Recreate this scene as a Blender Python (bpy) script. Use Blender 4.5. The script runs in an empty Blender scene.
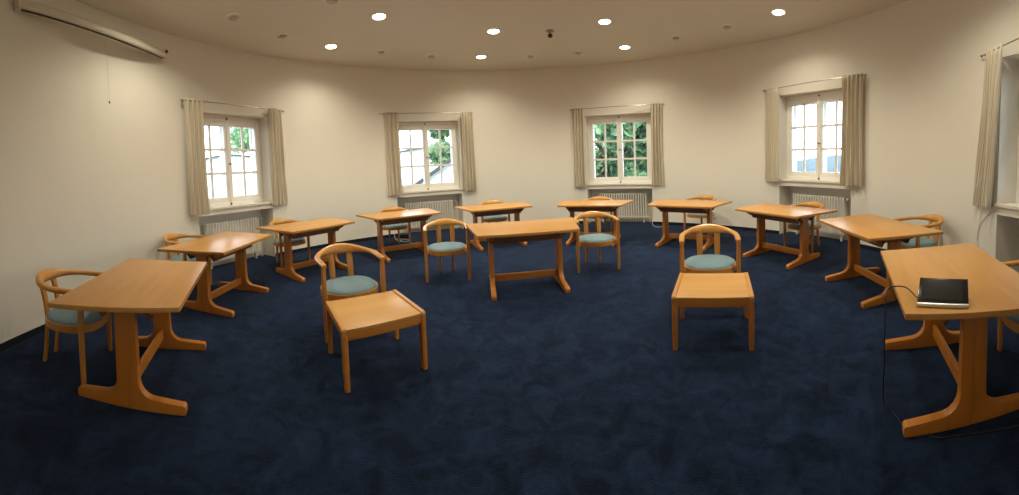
import bpy, bmesh, math, random
from mathutils import Vector, Matrix
PI = math.pi
S = bpy.context.scene
C = S.collection
def R(d): return math.radians(d)

# ------------------------------------------------------------------ camera (cylindrical panorama, as the photograph)
F_PX, W_PX, H_PX, Y0 = 337.056, 1019.0, 495.0, 180.359
CAM_Z, PITCH, ROLL = 1.4698, -0.03928, 0.04329
cd = bpy.data.cameras.new('camera')
cd.type = 'PANO'
cd.panorama_type = 'CENTRAL_CYLINDRICAL'
cd.central_cylindrical_range_u_min = -(W_PX / 2) / F_PX
cd.central_cylindrical_range_u_max = (W_PX / 2) / F_PX
cd.central_cylindrical_range_v_min = (Y0 - H_PX) / F_PX
cd.central_cylindrical_range_v_max = Y0 / F_PX
cd.central_cylindrical_radius = 1.0
cd.clip_start = 0.05; cd.clip_end = 1000
cam = bpy.data.objects.new('camera', cd); C.objects.link(cam)
cam.matrix_world = Matrix.Translation((0, 0, CAM_Z)) @ Matrix.Rotation(PITCH, 4, 'X') @ Matrix.Rotation(ROLL, 4, 'Y') @ Matrix.Rotation(PI / 2, 4, 'X')
S.camera = cam

# ------------------------------------------------------------------ world, exposure
w = bpy.data.worlds.new('world'); S.world = w; w.use_nodes = True
bg = w.node_tree.nodes['Background']
bg.inputs['Color'].default_value = (0.80, 0.91, 1.0, 1); bg.inputs['Strength'].default_value = 3.0
S.view_settings.view_transform = 'Standard'; S.view_settings.look = 'None'
S.view_settings.gamma = 1.0; S.view_settings.use_curve_mapping = False
S.view_settings.exposure = 1.2

# ------------------------------------------------------------------ room profile
CX, CY, H = 0.25, 3.6, 3.85
def prof(t):
    return 4.7944 + 0.018 * math.cos(t) - 0.1514 * math.sin(t) - 0.1318 * math.cos(2 * t) + 0.0206 * math.sin(2 * t)
def wp(t, off=0.0, z=0.0):
    r = prof(t) + off
    return Vector((CX + r * math.cos(t), CY + r * math.sin(t), z))
def ring(a, r): return (CX + r * math.cos(R(a)), CY + r * math.sin(R(a)))
OUTER = [4.1 + 16.36 * k for k in range(-3, 14)]          # positions of the outer row of ceiling lamps
LIT_OUTER = [150.7, 101.4, 54.1, 4.1, 199.8, -45.0]  # last entries: unseen lamps added along the row to light the foreground
LIT_INNER = [149.4, 100.0, 53.2, 4.1, 199.8, -45.0]  # later entries are out of view, added to brighten room and foreground
SPOT_W = 62.0
SPOT_COL = (1.0, 0.93, 0.73)

# ------------------------------------------------------------------ materials
def new_mat(name):
    m = bpy.data.materials.new(name); m.use_nodes = True
    return m, m.node_tree.nodes, m.node_tree.links, m.node_tree.nodes['Principled BSDF']
def plain(name, col, rough=0.5, metal=0.0, spec=None, noise=0.0, nscale=30, bump=0.0, bscale=200):
    m, N, L, b = new_mat(name)
    b.inputs['Base Color'].default_value = (*col, 1); b.inputs['Roughness'].default_value = rough
    b.inputs['Metallic'].default_value = metal
    if spec is not None: b.inputs['Specular IOR Level'].default_value = spec
    tc = N.new('ShaderNodeTexCoord')
    n = N.new('ShaderNodeTexNoise'); n.inputs['Scale'].default_value = nscale; n.inputs['Detail'].default_value = 4
    L.new(tc.outputs['Object'], n.inputs['Vector'])
    mx = N.new('ShaderNodeMix'); mx.data_type = 'RGBA'
    k = 1 - noise
    mx.inputs[6].default_value = (col[0] * k, col[1] * k, col[2] * k, 1); mx.inputs[7].default_value = (*[min(1, c * (1 + noise)) for c in col], 1)
    L.new(n.outputs['Fac'], mx.inputs[0]); L.new(mx.outputs[2], b.inputs['Base Color'])
    if bump:
        n2 = N.new('ShaderNodeTexNoise'); n2.inputs['Scale'].default_value = bscale
        L.new(tc.outputs['Object'], n2.inputs['Vector'])
        bu = N.new('ShaderNodeBump'); bu.inputs['Strength'].default_value = bump; bu.inputs['Distance'].default_value = 0.01
        L.new(n2.outputs['Fac'], bu.inputs['Height']); L.new(bu.outputs['Normal'], b.inputs['Normal'])
    return m
def wood(name, c1, c2, axis, rough=0.38, strips=0.0, strength=1.0, coat=0.0):
    """beech; grain runs along the object's own axis; strips = width of glued staves"""
    m, N, L, b = new_mat(name)
    tc = N.new('ShaderNodeTexCoord'); oi = N.new('ShaderNodeObjectInfo')
    add = N.new('ShaderNodeVectorMath'); add.operation = 'ADD'
    sc = N.new('ShaderNodeVectorMath'); sc.operation = 'SCALE'; sc.inputs['Scale'].default_value = 7.0
    cmb = N.new('ShaderNodeCombineXYZ')
    for i in range(3): L.new(oi.outputs['Random'], cmb.inputs[i])
    L.new(cmb.outputs[0], sc.inputs[0]); L.new(tc.outputs['Object'], add.inputs[0]); L.new(sc.outputs[0], add.inputs[1])
    mp = N.new('ShaderNodeMapping'); s = [22.0, 22.0, 22.0]; s[axis] = 1.3
    mp.inputs['Scale'].default_value = s; L.new(add.outputs[0], mp.inputs['Vector'])
    n = N.new('ShaderNodeTexNoise'); n.inputs['Scale'].default_value = 1.0; n.inputs['Detail'].default_value = 5; n.inputs['Roughness'].default_value = 0.6
    L.new(mp.outputs[0], n.inputs['Vector'])
    mp2 = N.new('ShaderNodeMapping'); s2 = [3.5, 3.5, 3.5]; s2[axis] = 0.5; mp2.inputs['Scale'].default_value = s2
    L.new(add.outputs[0], mp2.inputs['Vector'])
    n2 = N.new('ShaderNodeTexNoise'); n2.inputs['Scale'].default_value = 1.0; n2.inputs['Detail'].default_value = 2
    L.new(mp2.outputs[0], n2.inputs['Vector'])
    mx0 = N.new('ShaderNodeMath'); mx0.operation = 'ADD'
    h = N.new('ShaderNodeMath'); h.operation = 'MULTIPLY'; h.inputs[1].default_value = 0.5
    L.new(n.outputs['Fac'], mx0.inputs[0]); L.new(n2.outputs['Fac'], mx0.inputs[1]); L.new(mx0.outputs[0], h.inputs[0])
    fac = h.outputs[0]
    if strips:
        sep = N.new('ShaderNodeSeparateXYZ'); L.new(tc.outputs['Object'], sep.inputs[0])
        dv = N.new('ShaderNodeMath'); dv.operation = 'DIVIDE'; dv.inputs[1].default_value = strips
        L.new(sep.outputs[1 if axis == 0 else 0], dv.inputs[0])
        fl = N.new('ShaderNodeMath'); fl.operation = 'FLOOR'; L.new(dv.outputs[0], fl.inputs[0])
        wn = N.new('ShaderNodeTexWhiteNoise'); wn.noise_dimensions = '1D'; L.new(fl.outputs[0], wn.inputs['W'])
        k = N.new('ShaderNodeMath'); k.operation = 'MULTIPLY_ADD'; k.inputs[1].default_value = 0.14; L.new(wn.outputs['Value'], k.inputs[0]); L.new(fac, k.inputs[2])
        fac = k.outputs[0]
    cr = N.new('ShaderNodeValToRGB'); cr.color_ramp.elements[0].position = 0.36; cr.color_ramp.elements[1].position = 0.70
    cr.color_ramp.elements[0].color = (*c1, 1); cr.color_ramp.elements[1].color = (*c2, 1)
    L.new(fac, cr.inputs[0]); L.new(cr.outputs[0], b.inputs['Base Color'])
    b.inputs['Roughness'].default_value = rough
    if coat: b.inputs['Coat Weight'].default_value = coat; b.inputs['Coat Roughness'].default_value = 0.2
    return m

M = {}
M['top'] = wood('beech_top', (0.475, 0.222, 0.052), (0.585, 0.292, 0.080), 0, 0.32, 0.0)
M['edge'] = wood('beech_lipping', (0.50, 0.235, 0.07), (0.62, 0.32, 0.11), 0, 0.36)
M['leg'] = wood('beech_upright', (0.44, 0.152, 0.018), (0.56, 0.21, 0.031), 2, 0.36)
M['beam'] = wood('beech_beam', (0.44, 0.152, 0.018), (0.56, 0.21, 0.031), 0, 0.38)
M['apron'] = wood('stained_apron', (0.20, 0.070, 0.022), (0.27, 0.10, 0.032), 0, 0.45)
M['chair'] = wood('beech_chair', (0.48, 0.195, 0.034), (0.61, 0.275, 0.058), 2, 0.34)
M['rail'] = wood('beech_rail', (0.52, 0.225, 0.040), (0.66, 0.315, 0.070), 0, 0.28)
M['lowtop'] = wood('beech_low_top', (0.51, 0.25, 0.060), (0.63, 0.328, 0.092), 0, 0.36, 0.11)
M['lowrail'] = wood('beech_low_rail', (0.50, 0.215, 0.042), (0.63, 0.29, 0.068), 1, 0.36)
M['fabric'] = plain('teal_upholstery', (0.165, 0.250, 0.280), 0.9, noise=0.25, nscale=60, bump=0.5, bscale=350)
M['wall'] = plain('painted_plaster', (0.80, 0.755, 0.67), 0.85, noise=0.02, nscale=3, bump=0.06, bscale=60)
M['ceil'] = plain('ceiling_paint', (0.73, 0.695, 0.61), 0.9, noise=0.02, nscale=2)
M['paint'] = plain('window_paint', (0.90, 0.88, 0.83), 0.45, noise=0.02)
M['radiator'] = plain('radiator_enamel', (0.88, 0.84, 0.76), 0.4, noise=0.03)
M['white_metal'] = plain('white_lacquered_metal', (0.70, 0.65, 0.55), 0.28, noise=0.02)
M['chrome'] = plain('dull_metal', (0.35, 0.32, 0.27), 0.35, 0.9)
M['dark'] = plain('dark_rubber', (0.03, 0.028, 0.026), 0.6)
M['brass'] = plain('brown_handle', (0.16, 0.09, 0.045), 0.4, 0.5)
M['black'] = plain('black_gloss', (0.012, 0.012, 0.013), 0.18)
M['screen'] = plain('switched_off_screen', (0.02, 0.021, 0.022), 0.12)
M['silver'] = plain('silver_metal', (0.75, 0.72, 0.66), 0.3, 0.7)
M['cable_black'] = plain('black_cable', (0.012, 0.012, 0.012), 0.5)
M['cable_white'] = plain('white_cable', (0.65, 0.62, 0.55), 0.5)
M['stone'] = plain('sill_paint', (0.78, 0.72, 0.62), 0.4, noise=0.03)
M['niche'] = M['wall']
M['shade'] = plain('grey_lamp_glass', (0.52, 0.48, 0.40), 0.4)
M['paper'] = plain('white_paper', (0.82, 0.82, 0.80), 0.8)

def carpet():
    m, N, L, b = new_mat('blue_carpet')
    tc = N.new('ShaderNodeTexCoord')
    a = N.new('ShaderNodeTexNoise'); a.inputs['Scale'].default_value = 5.5; a.inputs['Detail'].default_value = 8; a.inputs['Roughness'].default_value = 0.74; a.inputs['Distortion'].default_value = 0.9
    f = N.new('ShaderNodeTexNoise'); f.inputs['Scale'].default_value = 140; f.inputs['Detail'].default_value = 3
    L.new(tc.outputs['Object'], a.inputs['Vector']); L.new(tc.outputs['Object'], f.inputs['Vector'])
    cr = N.new('ShaderNodeValToRGB')
    cr.color_ramp.elements[0].position = 0.40; cr.color_ramp.elements[1].position = 0.62
    cr.color_ramp.elements[0].color = (0.0020, 0.0048, 0.0150, 1); cr.color_ramp.elements[1].color = (0.0092, 0.0190, 0.048, 1)
    L.new(a.outputs['Fac'], cr.inputs[0])
    mx = N.new('ShaderNodeMix'); mx.data_type = 'RGBA'; mx.blend_type = 'MULTIPLY'; mx.inputs[0].default_value = 0.5
    g = N.new('ShaderNodeMapRange'); g.inputs[1].default_value = 0.3; g.inputs[2].default_value = 0.7; g.inputs[3].default_value = 0.55; g.inputs[4].default_value = 1.35
    L.new(f.outputs['Fac'], g.inputs[0]); L.new(cr.outputs[0], mx.inputs[6]); L.new(g.outputs[0], mx.inputs[7])
    L.new(mx.outputs[2], b.inputs['Base Color'])
    b.inputs['Roughness'].default_value = 1.0; b.inputs['Specular IOR Level'].default_value = 0.1
    b.inputs['Sheen Weight'].default_value = 0.22; b.inputs['Sheen Roughness'].default_value = 0.4; b.inputs['Sheen Tint'].default_value = (0.35, 0.5, 0.9, 1)
    bu = N.new('ShaderNodeBump'); bu.inputs['Strength'].default_value = 0.6; bu.inputs['Distance'].default_value = 0.01
    L.new(f.outputs['Fac'], bu.inputs['Height']); L.new(bu.outputs['Normal'], b.inputs['Normal'])
    return m
M['carpet'] = carpet()
M['skirting'] = plain('dark_skirting_carpet', (0.0045, 0.007, 0.014), 1.0, noise=0.3, nscale=80)

def curtain_mat():
    m, N, L, b = new_mat('striped_curtain_cloth')
    uv = N.new('ShaderNodeUVMap'); uv.uv_map = 'cloth'
    sep = N.new('ShaderNodeSeparateXYZ'); L.new(uv.outputs[0], sep.inputs[0])
    mu = N.new('ShaderNodeMath'); mu.operation = 'MULTIPLY'; mu.inputs[1].default_value = 11.0; L.new(sep.outputs[0], mu.inputs[0])
    fr = N.new('ShaderNodeMath'); fr.operation = 'FRACT'; L.new(mu.outputs[0], fr.inputs[0])
    cr = N.new('ShaderNodeValToRGB'); cr.color_ramp.interpolation = 'CONSTANT'
    e = cr.color_ramp.elements
    e[0].position = 0; e[0].color = (0.80, 0.71, 0.55, 1)
    e[1].position = 0.30; e[1].color = (0.56, 0.51, 0.42, 1)
    for p, c in ((0.42, (0.80, 0.71, 0.56)), (0.62, (0.62, 0.57, 0.48)), (0.68, (0.78, 0.68, 0.52)), (0.88, (0.48, 0.45, 0.38))):
        q = e.new(p); q.color = (*c, 1)
    L.new(fr.outputs[0], cr.inputs[0])
    L.new(cr.outputs[0], b.inputs['Base Color']); b.inputs['Roughness'].default_value = 0.9
    tr = N.new('ShaderNodeBsdfTranslucent'); L.new(cr.outputs[0], tr.inputs['Color'])
    ms = N.new('ShaderNodeMixShader'); ms.inputs[0].default_value = 0.18
    L.new(b.outputs[0], ms.inputs[1]); L.new(tr.outputs[0], ms.inputs[2])
    L.new(ms.outputs[0], N['Material Output'].inputs['Surface'])
    return m
M['curtain'] = curtain_mat()

def glass_mat():
    m = bpy.data.materials.new('window_glass'); m.use_nodes = True
    N, L = m.node_tree.nodes, m.node_tree.links
    N.remove(N['Principled BSDF'])
    t = N.new('ShaderNodeBsdfTransparent'); t.inputs['Color'].default_value = (0.96, 0.98, 0.98, 1)
    g = N.new('ShaderNodeBsdfGlossy'); g.inputs['Roughness'].default_value = 0.02
    f = N.new('ShaderNodeFresnel'); f.inputs['IOR'].default_value = 1.35
    ms = N.new('ShaderNodeMixShader')
    L.new(f.outputs[0], ms.inputs[0]); L.new(t.outputs[0], ms.inputs[1]); L.new(g.outputs[0], ms.inputs[2])
    L.new(ms.outputs[0], N['Material Output'].inputs['Surface'])
    return m
M['glass'] = glass_mat()
def emit(name, col, s):
    m = bpy.data.materials.new(name); m.use_nodes = True
    N, L = m.node_tree.nodes, m.node_tree.links
    N.remove(N['Principled BSDF']); e = N.new('ShaderNodeEmission'); e.inputs[0].default_value = (*col, 1); e.inputs[1].default_value = s
    L.new(e.outputs[0], N['Material Output'].inputs['Surface']); return m
M['lamp'] = emit('lamp_glow', (1.0, 0.88, 0.68), 9.0)
def leaf_mat():
    m, N, L, b = new_mat('leaves')
    tc = N.new('ShaderNodeTexCoord'); n = N.new('ShaderNodeTexNoise'); n.inputs['Scale'].default_value = 0.9; n.inputs['Detail'].default_value = 6
    L.new(tc.outputs['Object'], n.inputs['Vector'])
    cr = N.new('ShaderNodeValToRGB'); cr.color_ramp.elements[0].position = 0.38; cr.color_ramp.elements[1].position = 0.62
    cr.color_ramp.elements[0].color = (0.10, 0.20, 0.11, 1); cr.color_ramp.elements[1].color = (0.38, 0.56, 0.28, 1)
    L.new(n.outputs['Fac'], cr.inputs[0]); L.new(cr.outputs[0], b.inputs['Base Color']); b.inputs['Roughness'].default_value = 0.5
    tr = N.new('ShaderNodeBsdfTranslucent'); L.new(cr.outputs[0], tr.inputs['Color'])
    ms = N.new('ShaderNodeMixShader'); ms.inputs[0].default_value = 0.4
    L.new(b.outputs[0], ms.inputs[1]); L.new(tr.outputs[0], ms.inputs[2]); L.new(ms.outputs[0], N['Material Output'].inputs['Surface'])
    return m
M['leaf'] = leaf_mat()
M['bark'] = plain('bark', (0.09, 0.07, 0.05), 0.9, noise=0.3)
M['render'] = plain('white_render', (0.82, 0.82, 0.80), 0.9, noise=0.03, nscale=2)
M['roof'] = plain('pale_roof_tiles', (0.50, 0.50, 0.50), 0.8, noise=0.12, nscale=8)
M['verge'] = plain('dark_verge_board', (0.06, 0.055, 0.05), 0.7)
M['hglass'] = plain('house_window_glass', (0.12, 0.17, 0.22), 0.1)
M['ground'] = plain('pale_ground', (0.065, 0.09, 0.10), 0.95, noise=0.2, nscale=0.5)
M['hill'] = plain('hazy_blue_hill', (0.055, 0.08, 0.095), 0.95, noise=0.1, nscale=0.05)

# ------------------------------------------------------------------ mesh helpers
def link(name, bm, mat, parent=None, smooth=35, loc=None):
    me = bpy.data.meshes.new(name)
    bmesh.ops.recalc_face_normals(bm, faces=bm.faces)
    bm.to_mesh(me); bm.free()
    for m in (mat if isinstance(mat, (list, tuple)) else [mat]): me.materials.append(m)
    if smooth is not None:
        for p in me.polygons: p.use_smooth = True
        me.set_sharp_from_angle(angle=R(smooth))
    o = bpy.data.objects.new(name, me); C.objects.link(o)
    if parent: o.parent = parent
    if loc: o.location = loc
    return o
def empty(name, loc=(0, 0, 0), rz=0.0, label=None, cat=None, group=None, kind=None):
    o = bpy.data.objects.new(name, None); C.objects.link(o); o.location = loc; o.rotation_euler = (0, 0, rz)
    o.empty_display_size = 0.1
    tag(o, label, cat, group, kind); return o
def tag(o, label=None, cat=None, group=None, kind=None):
    if label: o['label'] = label
    if cat: o['category'] = cat
    if group: o['group'] = group
    if kind: o['kind'] = kind
    return o
def copy_tree(o, parent=None):
    c = o.copy(); C.objects.link(c); c.parent = parent
    for ch in list(o.children): copy_tree(ch, c)
    return c
def box(bm, c, s, bevel=0.0, rot=None, seg=2):
    r = bmesh.ops.create_cube(bm, size=1.0)
    vs = r['verts']
    mt = Matrix.Translation(c) @ (rot if rot else Matrix.Identity(4)) @ Matrix.Diagonal((*s, 1))
    bmesh.ops.transform(bm, matrix=mt, verts=vs)
    if bevel:
        es = list({e for v in vs for e in v.link_edges})
        bmesh.ops.bevel(bm, geom=es, offset=bevel, segments=seg, affect='EDGES', profile=0.6)
def prism(bm, poly, z0, z1, bevel=0.0, mt=None, seg=2):
    """poly: list of 2D points (ccw); extruded z0..z1"""
    a = [bm.verts.new((x, y, z0)) for x, y in poly]; b = [bm.verts.new((x, y, z1)) for x, y in poly]
    n = len(poly); fs = [bm.faces.new(a[::-1]), bm.faces.new(b)]
    for i in range(n): fs.append(bm.faces.new((a[i], a[(i + 1) % n], b[(i + 1) % n], b[i])))
    vs = a + b
    if mt: bmesh.ops.transform(bm, matrix=mt, verts=vs)
    if bevel:
        es = list({e for f in fs for e in f.edges})
        bmesh.ops.bevel(bm, geom=es, offset=bevel, segments=seg, affect='EDGES', profile=0.6)
def sweep(bm, pts, secs, up=Vector((0, 0, 1)), n=12, power=2.6, closed=False, cap=True, tilts=None):
    """superellipse section (w across, h along 'up') swept over pts; secs: (w, h) each"""
    pts = [Vector(p) for p in pts]; rings = []
    m = len(pts)
    for i, p in enumerate(pts):
        a = pts[(i - 1) % m] if closed or i > 0 else p; b = pts[(i + 1) % m] if closed or i < m - 1 else p
        t = (b - a).normalized()
        side = t.cross(up)
        if side.length < 1e-4: side = t.cross(Vector((0, 1, 0)))
        side.normalize(); u = side.cross(t).normalized()
        if tilts:
            q = Matrix.Rotation(tilts[i], 3, t); side = q @ side; u = q @ u
        w_, h_ = secs[i] if isinstance(secs, list) else secs
        rg = []
        for k in range(n):
            th = 2 * PI * k / n; c_, s_ = math.cos(th), math.sin(th)
            x = math.copysign(abs(c_) ** (2 / power), c_) * w_ / 2; y = math.copysign(abs(s_) ** (2 / power), s_) * h_ / 2
            rg.append(bm.verts.new(p + side * x + u * y))
        rings.append(rg)
    for i in range(m if closed else m - 1):
        A, B = rings[i], rings[(i + 1) % m]
        for k in range(n): bm.faces.new((A[k], A[(k + 1) % n], B[(k + 1) % n], B[k]))
    if cap and not closed:
        bm.faces.new(rings[0][::-1]); bm.faces.new(rings[-1])
def lathe(bm, prof_, n=24, mt=None):
    rings = []
    for r, z in prof_:
        if r < 1e-5: rings.append([bm.verts.new((0, 0, z))])
        else: rings.append([bm.verts.new((r * math.cos(2 * PI * k / n), r * math.sin(2 * PI * k / n), z)) for k in range(n)])
    vs = [v for r_ in rings for v in r_]
    for A, B in zip(rings, rings[1:]):
        if len(A) == 1 and len(B) == 1: continue
        for k in range(n):
            if len(A) == 1: bm.faces.new((A[0], B[k], B[(k + 1) % n]))
            elif len(B) == 1: bm.faces.new((A[k], A[(k + 1) % n], B[0]))
            else: bm.faces.new((A[k], A[(k + 1) % n], B[(k + 1) % n], B[k]))
    if mt: bmesh.ops.transform(bm, matrix=mt, verts=vs)
def bez(P, n=16):
    """Catmull-Rom through points"""
    P = [Vector(p) for p in P]; out = []
    for i in range(len(P) - 1):
        p0 = P[max(i - 1, 0)]; p1 = P[i]; p2 = P[i + 1]; p3 = P[min(i + 2, len(P) - 1)]
        for k in range(n):
            t = k / n
            out.append(0.5 * ((2 * p1) + (p2 - p0) * t + (2 * p0 - 5 * p1 + 4 * p2 - p3) * t * t + (3 * p1 - p0 - 3 * p2 + p3) * t ** 3))
    out.append(P[-1]); return out

# ------------------------------------------------------------------ the round room
WIN = {1: 173.72, 2: 117.1, 3: 60.2, 4: 3.16, 5: -49.4}      # direction of each window from the room's centre
ZW = {1: (0.93, 1.03, 2.67), 2: (0.885, 0.985, 2.65), 3: (0.85, 0.95, 2.64), 4: (0.975, 1.08, 2.74), 5: (0.87, 0.98, 2.72)}   # niche top, sill, head
ZC = {1: (0.98, 2.80), 2: (0.945, 2.815), 3: (0.92, 2.80), 4: (1.055, 2.865), 5: (0.95, 2.78)}                         # curtain hem, rod
OPEN_U = 0.80; D_WIN = 0.22; D_NICHE = 0.26
def wframe(n):
    t = R(WIN[n]); nn = Vector((math.cos(t), math.sin(t), 0)); tt = Vector((-nn.y, nn.x, 0)); o = Vector((CX, CY, 0)) + nn * prof(t)
    return o, tt, nn       # origin on the wall, u axis (to the left seen from inside), outward axis
def edge_angle(n, u):
    o, tt, nn = wframe(n); t = R(WIN[n]) + u / prof(R(WIN[n]))
    for _ in range(20):
        d = (wp(t) - o).dot(tt) - u; t -= d / prof(t)
    return t
spans = []
for k in WIN: spans.append((edge_angle(k, -OPEN_U), edge_angle(k, OPEN_U), k))
angs = []
cuts = sorted([a % (2 * PI) for s in spans for a in s[:2]])
def build_angles():
    out = []
    c = cuts + [cuts[0] + 2 * PI]
    for a, b in zip(c, c[1:]):
        n = max(2, int(round((b - a) / R(2.0))))
        out += [a + (b - a) * i / n for i in range(n)]
    return out
angs = build_angles()
def opening_at(t):
    for a, b, k in spans:
        x = (t - a) % (2 * PI)
        if x < (b - a): return k
    return None
bm = bmesh.new()
def zrow(t):
    k = min(WIN, key=lambda q: abs((t - R(WIN[q]) + PI) % (2 * PI) - PI)); return [0, *ZW[k], H]
cols = [[bm.verts.new(wp(t, 0, z)) for z in zrow(t)] for t in angs]
NA = len(angs)
for i in range(NA):
    j = (i + 1) % NA; mid = angs[i] + ((angs[j] - angs[i]) % (2 * PI)) / 2
    k = opening_at(mid)
    for r in range(4):
        if k and r in (0, 2): continue
        bm.faces.new((cols[i][r], cols[j][r], cols[j][r + 1], cols[i][r + 1]))
def wall_pt(n, u, z): return wp(edge_angle(n, u), 0, z)
for n in WIN:                                               # reveals of the windows and niches below them
    Z_NICHE, Z_SILL, Z_HEAD = ZW[n]
    o, tt, nn = wframe(n)
    us = [-OPEN_U + 2 * OPEN_U * i / 10 for i in range(11)]
    front = [edge_angle(n, u) for u in us]
    def F(t, z): return wp(t, 0, z)
    def B(u, d, z): return o + tt * u + nn * d + Vector((0, 0, z))
    def quad(*p): bm.faces.new([bm.verts.new(q) for q in p])
    for (z0, z1, d, full) in ((Z_SILL, Z_HEAD, D_WIN, False), (0.0, Z_NICHE, D_NICHE, True)):
        for u, t in ((us[0], front[0]), (us[-1], front[-1])): quad(F(t, z0), B(u, d, z0), B(u, d, z1), F(t, z1))
        for i in range(10):
            for z in ((z0, z1) if not full else (z1,)):
                quad(F(front[i], z), F(front[i + 1], z), B(us[i + 1], d, z), B(us[i], d, z))
        if full: quad(B(us[0], d, z0), B(us[-1], d, z0), B(us[-1], d, z1), B(us[0], d, z1))
tag(link('wall_round', bm, M['wall'], smooth=30), kind='structure')
# floor: reaches under the niches; ceiling
bm = bmesh.new()
prism(bm, [tuple(wp(R(a), 0.48)[:2]) for a in range(0, 360, 3)], -0.15, 0.0)
tag(link('floor', bm, M['carpet'], smooth=None), kind='structure')
bm = bmesh.new()
prism(bm, [tuple(wp(R(a), 0.02)[:2]) for a in range(0, 360, 3)], H, H + 0.2)
tag(link('ceiling', bm, M['ceil'], smooth=None), kind='structure')
bm = bmesh.new()                                            # carpeted skirting strip
for i in range(NA):
    j = (i + 1) % NA; mid = angs[i] + ((angs[j] - angs[i]) % (2 * PI)) / 2
    if opening_at(mid): continue
    a, b = angs[i], angs[j]
    P = [wp(a, -0.001), wp(b, -0.001), wp(b, -0.014), wp(a, -0.014)]
    v0 = [bm.verts.new((p.x, p.y, 0)) for p in P]; v1 = [bm.verts.new((p.x, p.y, 0.065)) for p in P]
    bm.faces.new(v0); bm.faces.new(v1)
    for k in range(4): bm.faces.new((v0[k], v0[(k + 1) % 4], v1[(k + 1) % 4], v1[k]))
tag(link('baseboard_round', bm, M['skirting'], smooth=None), kind='structure')

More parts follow.
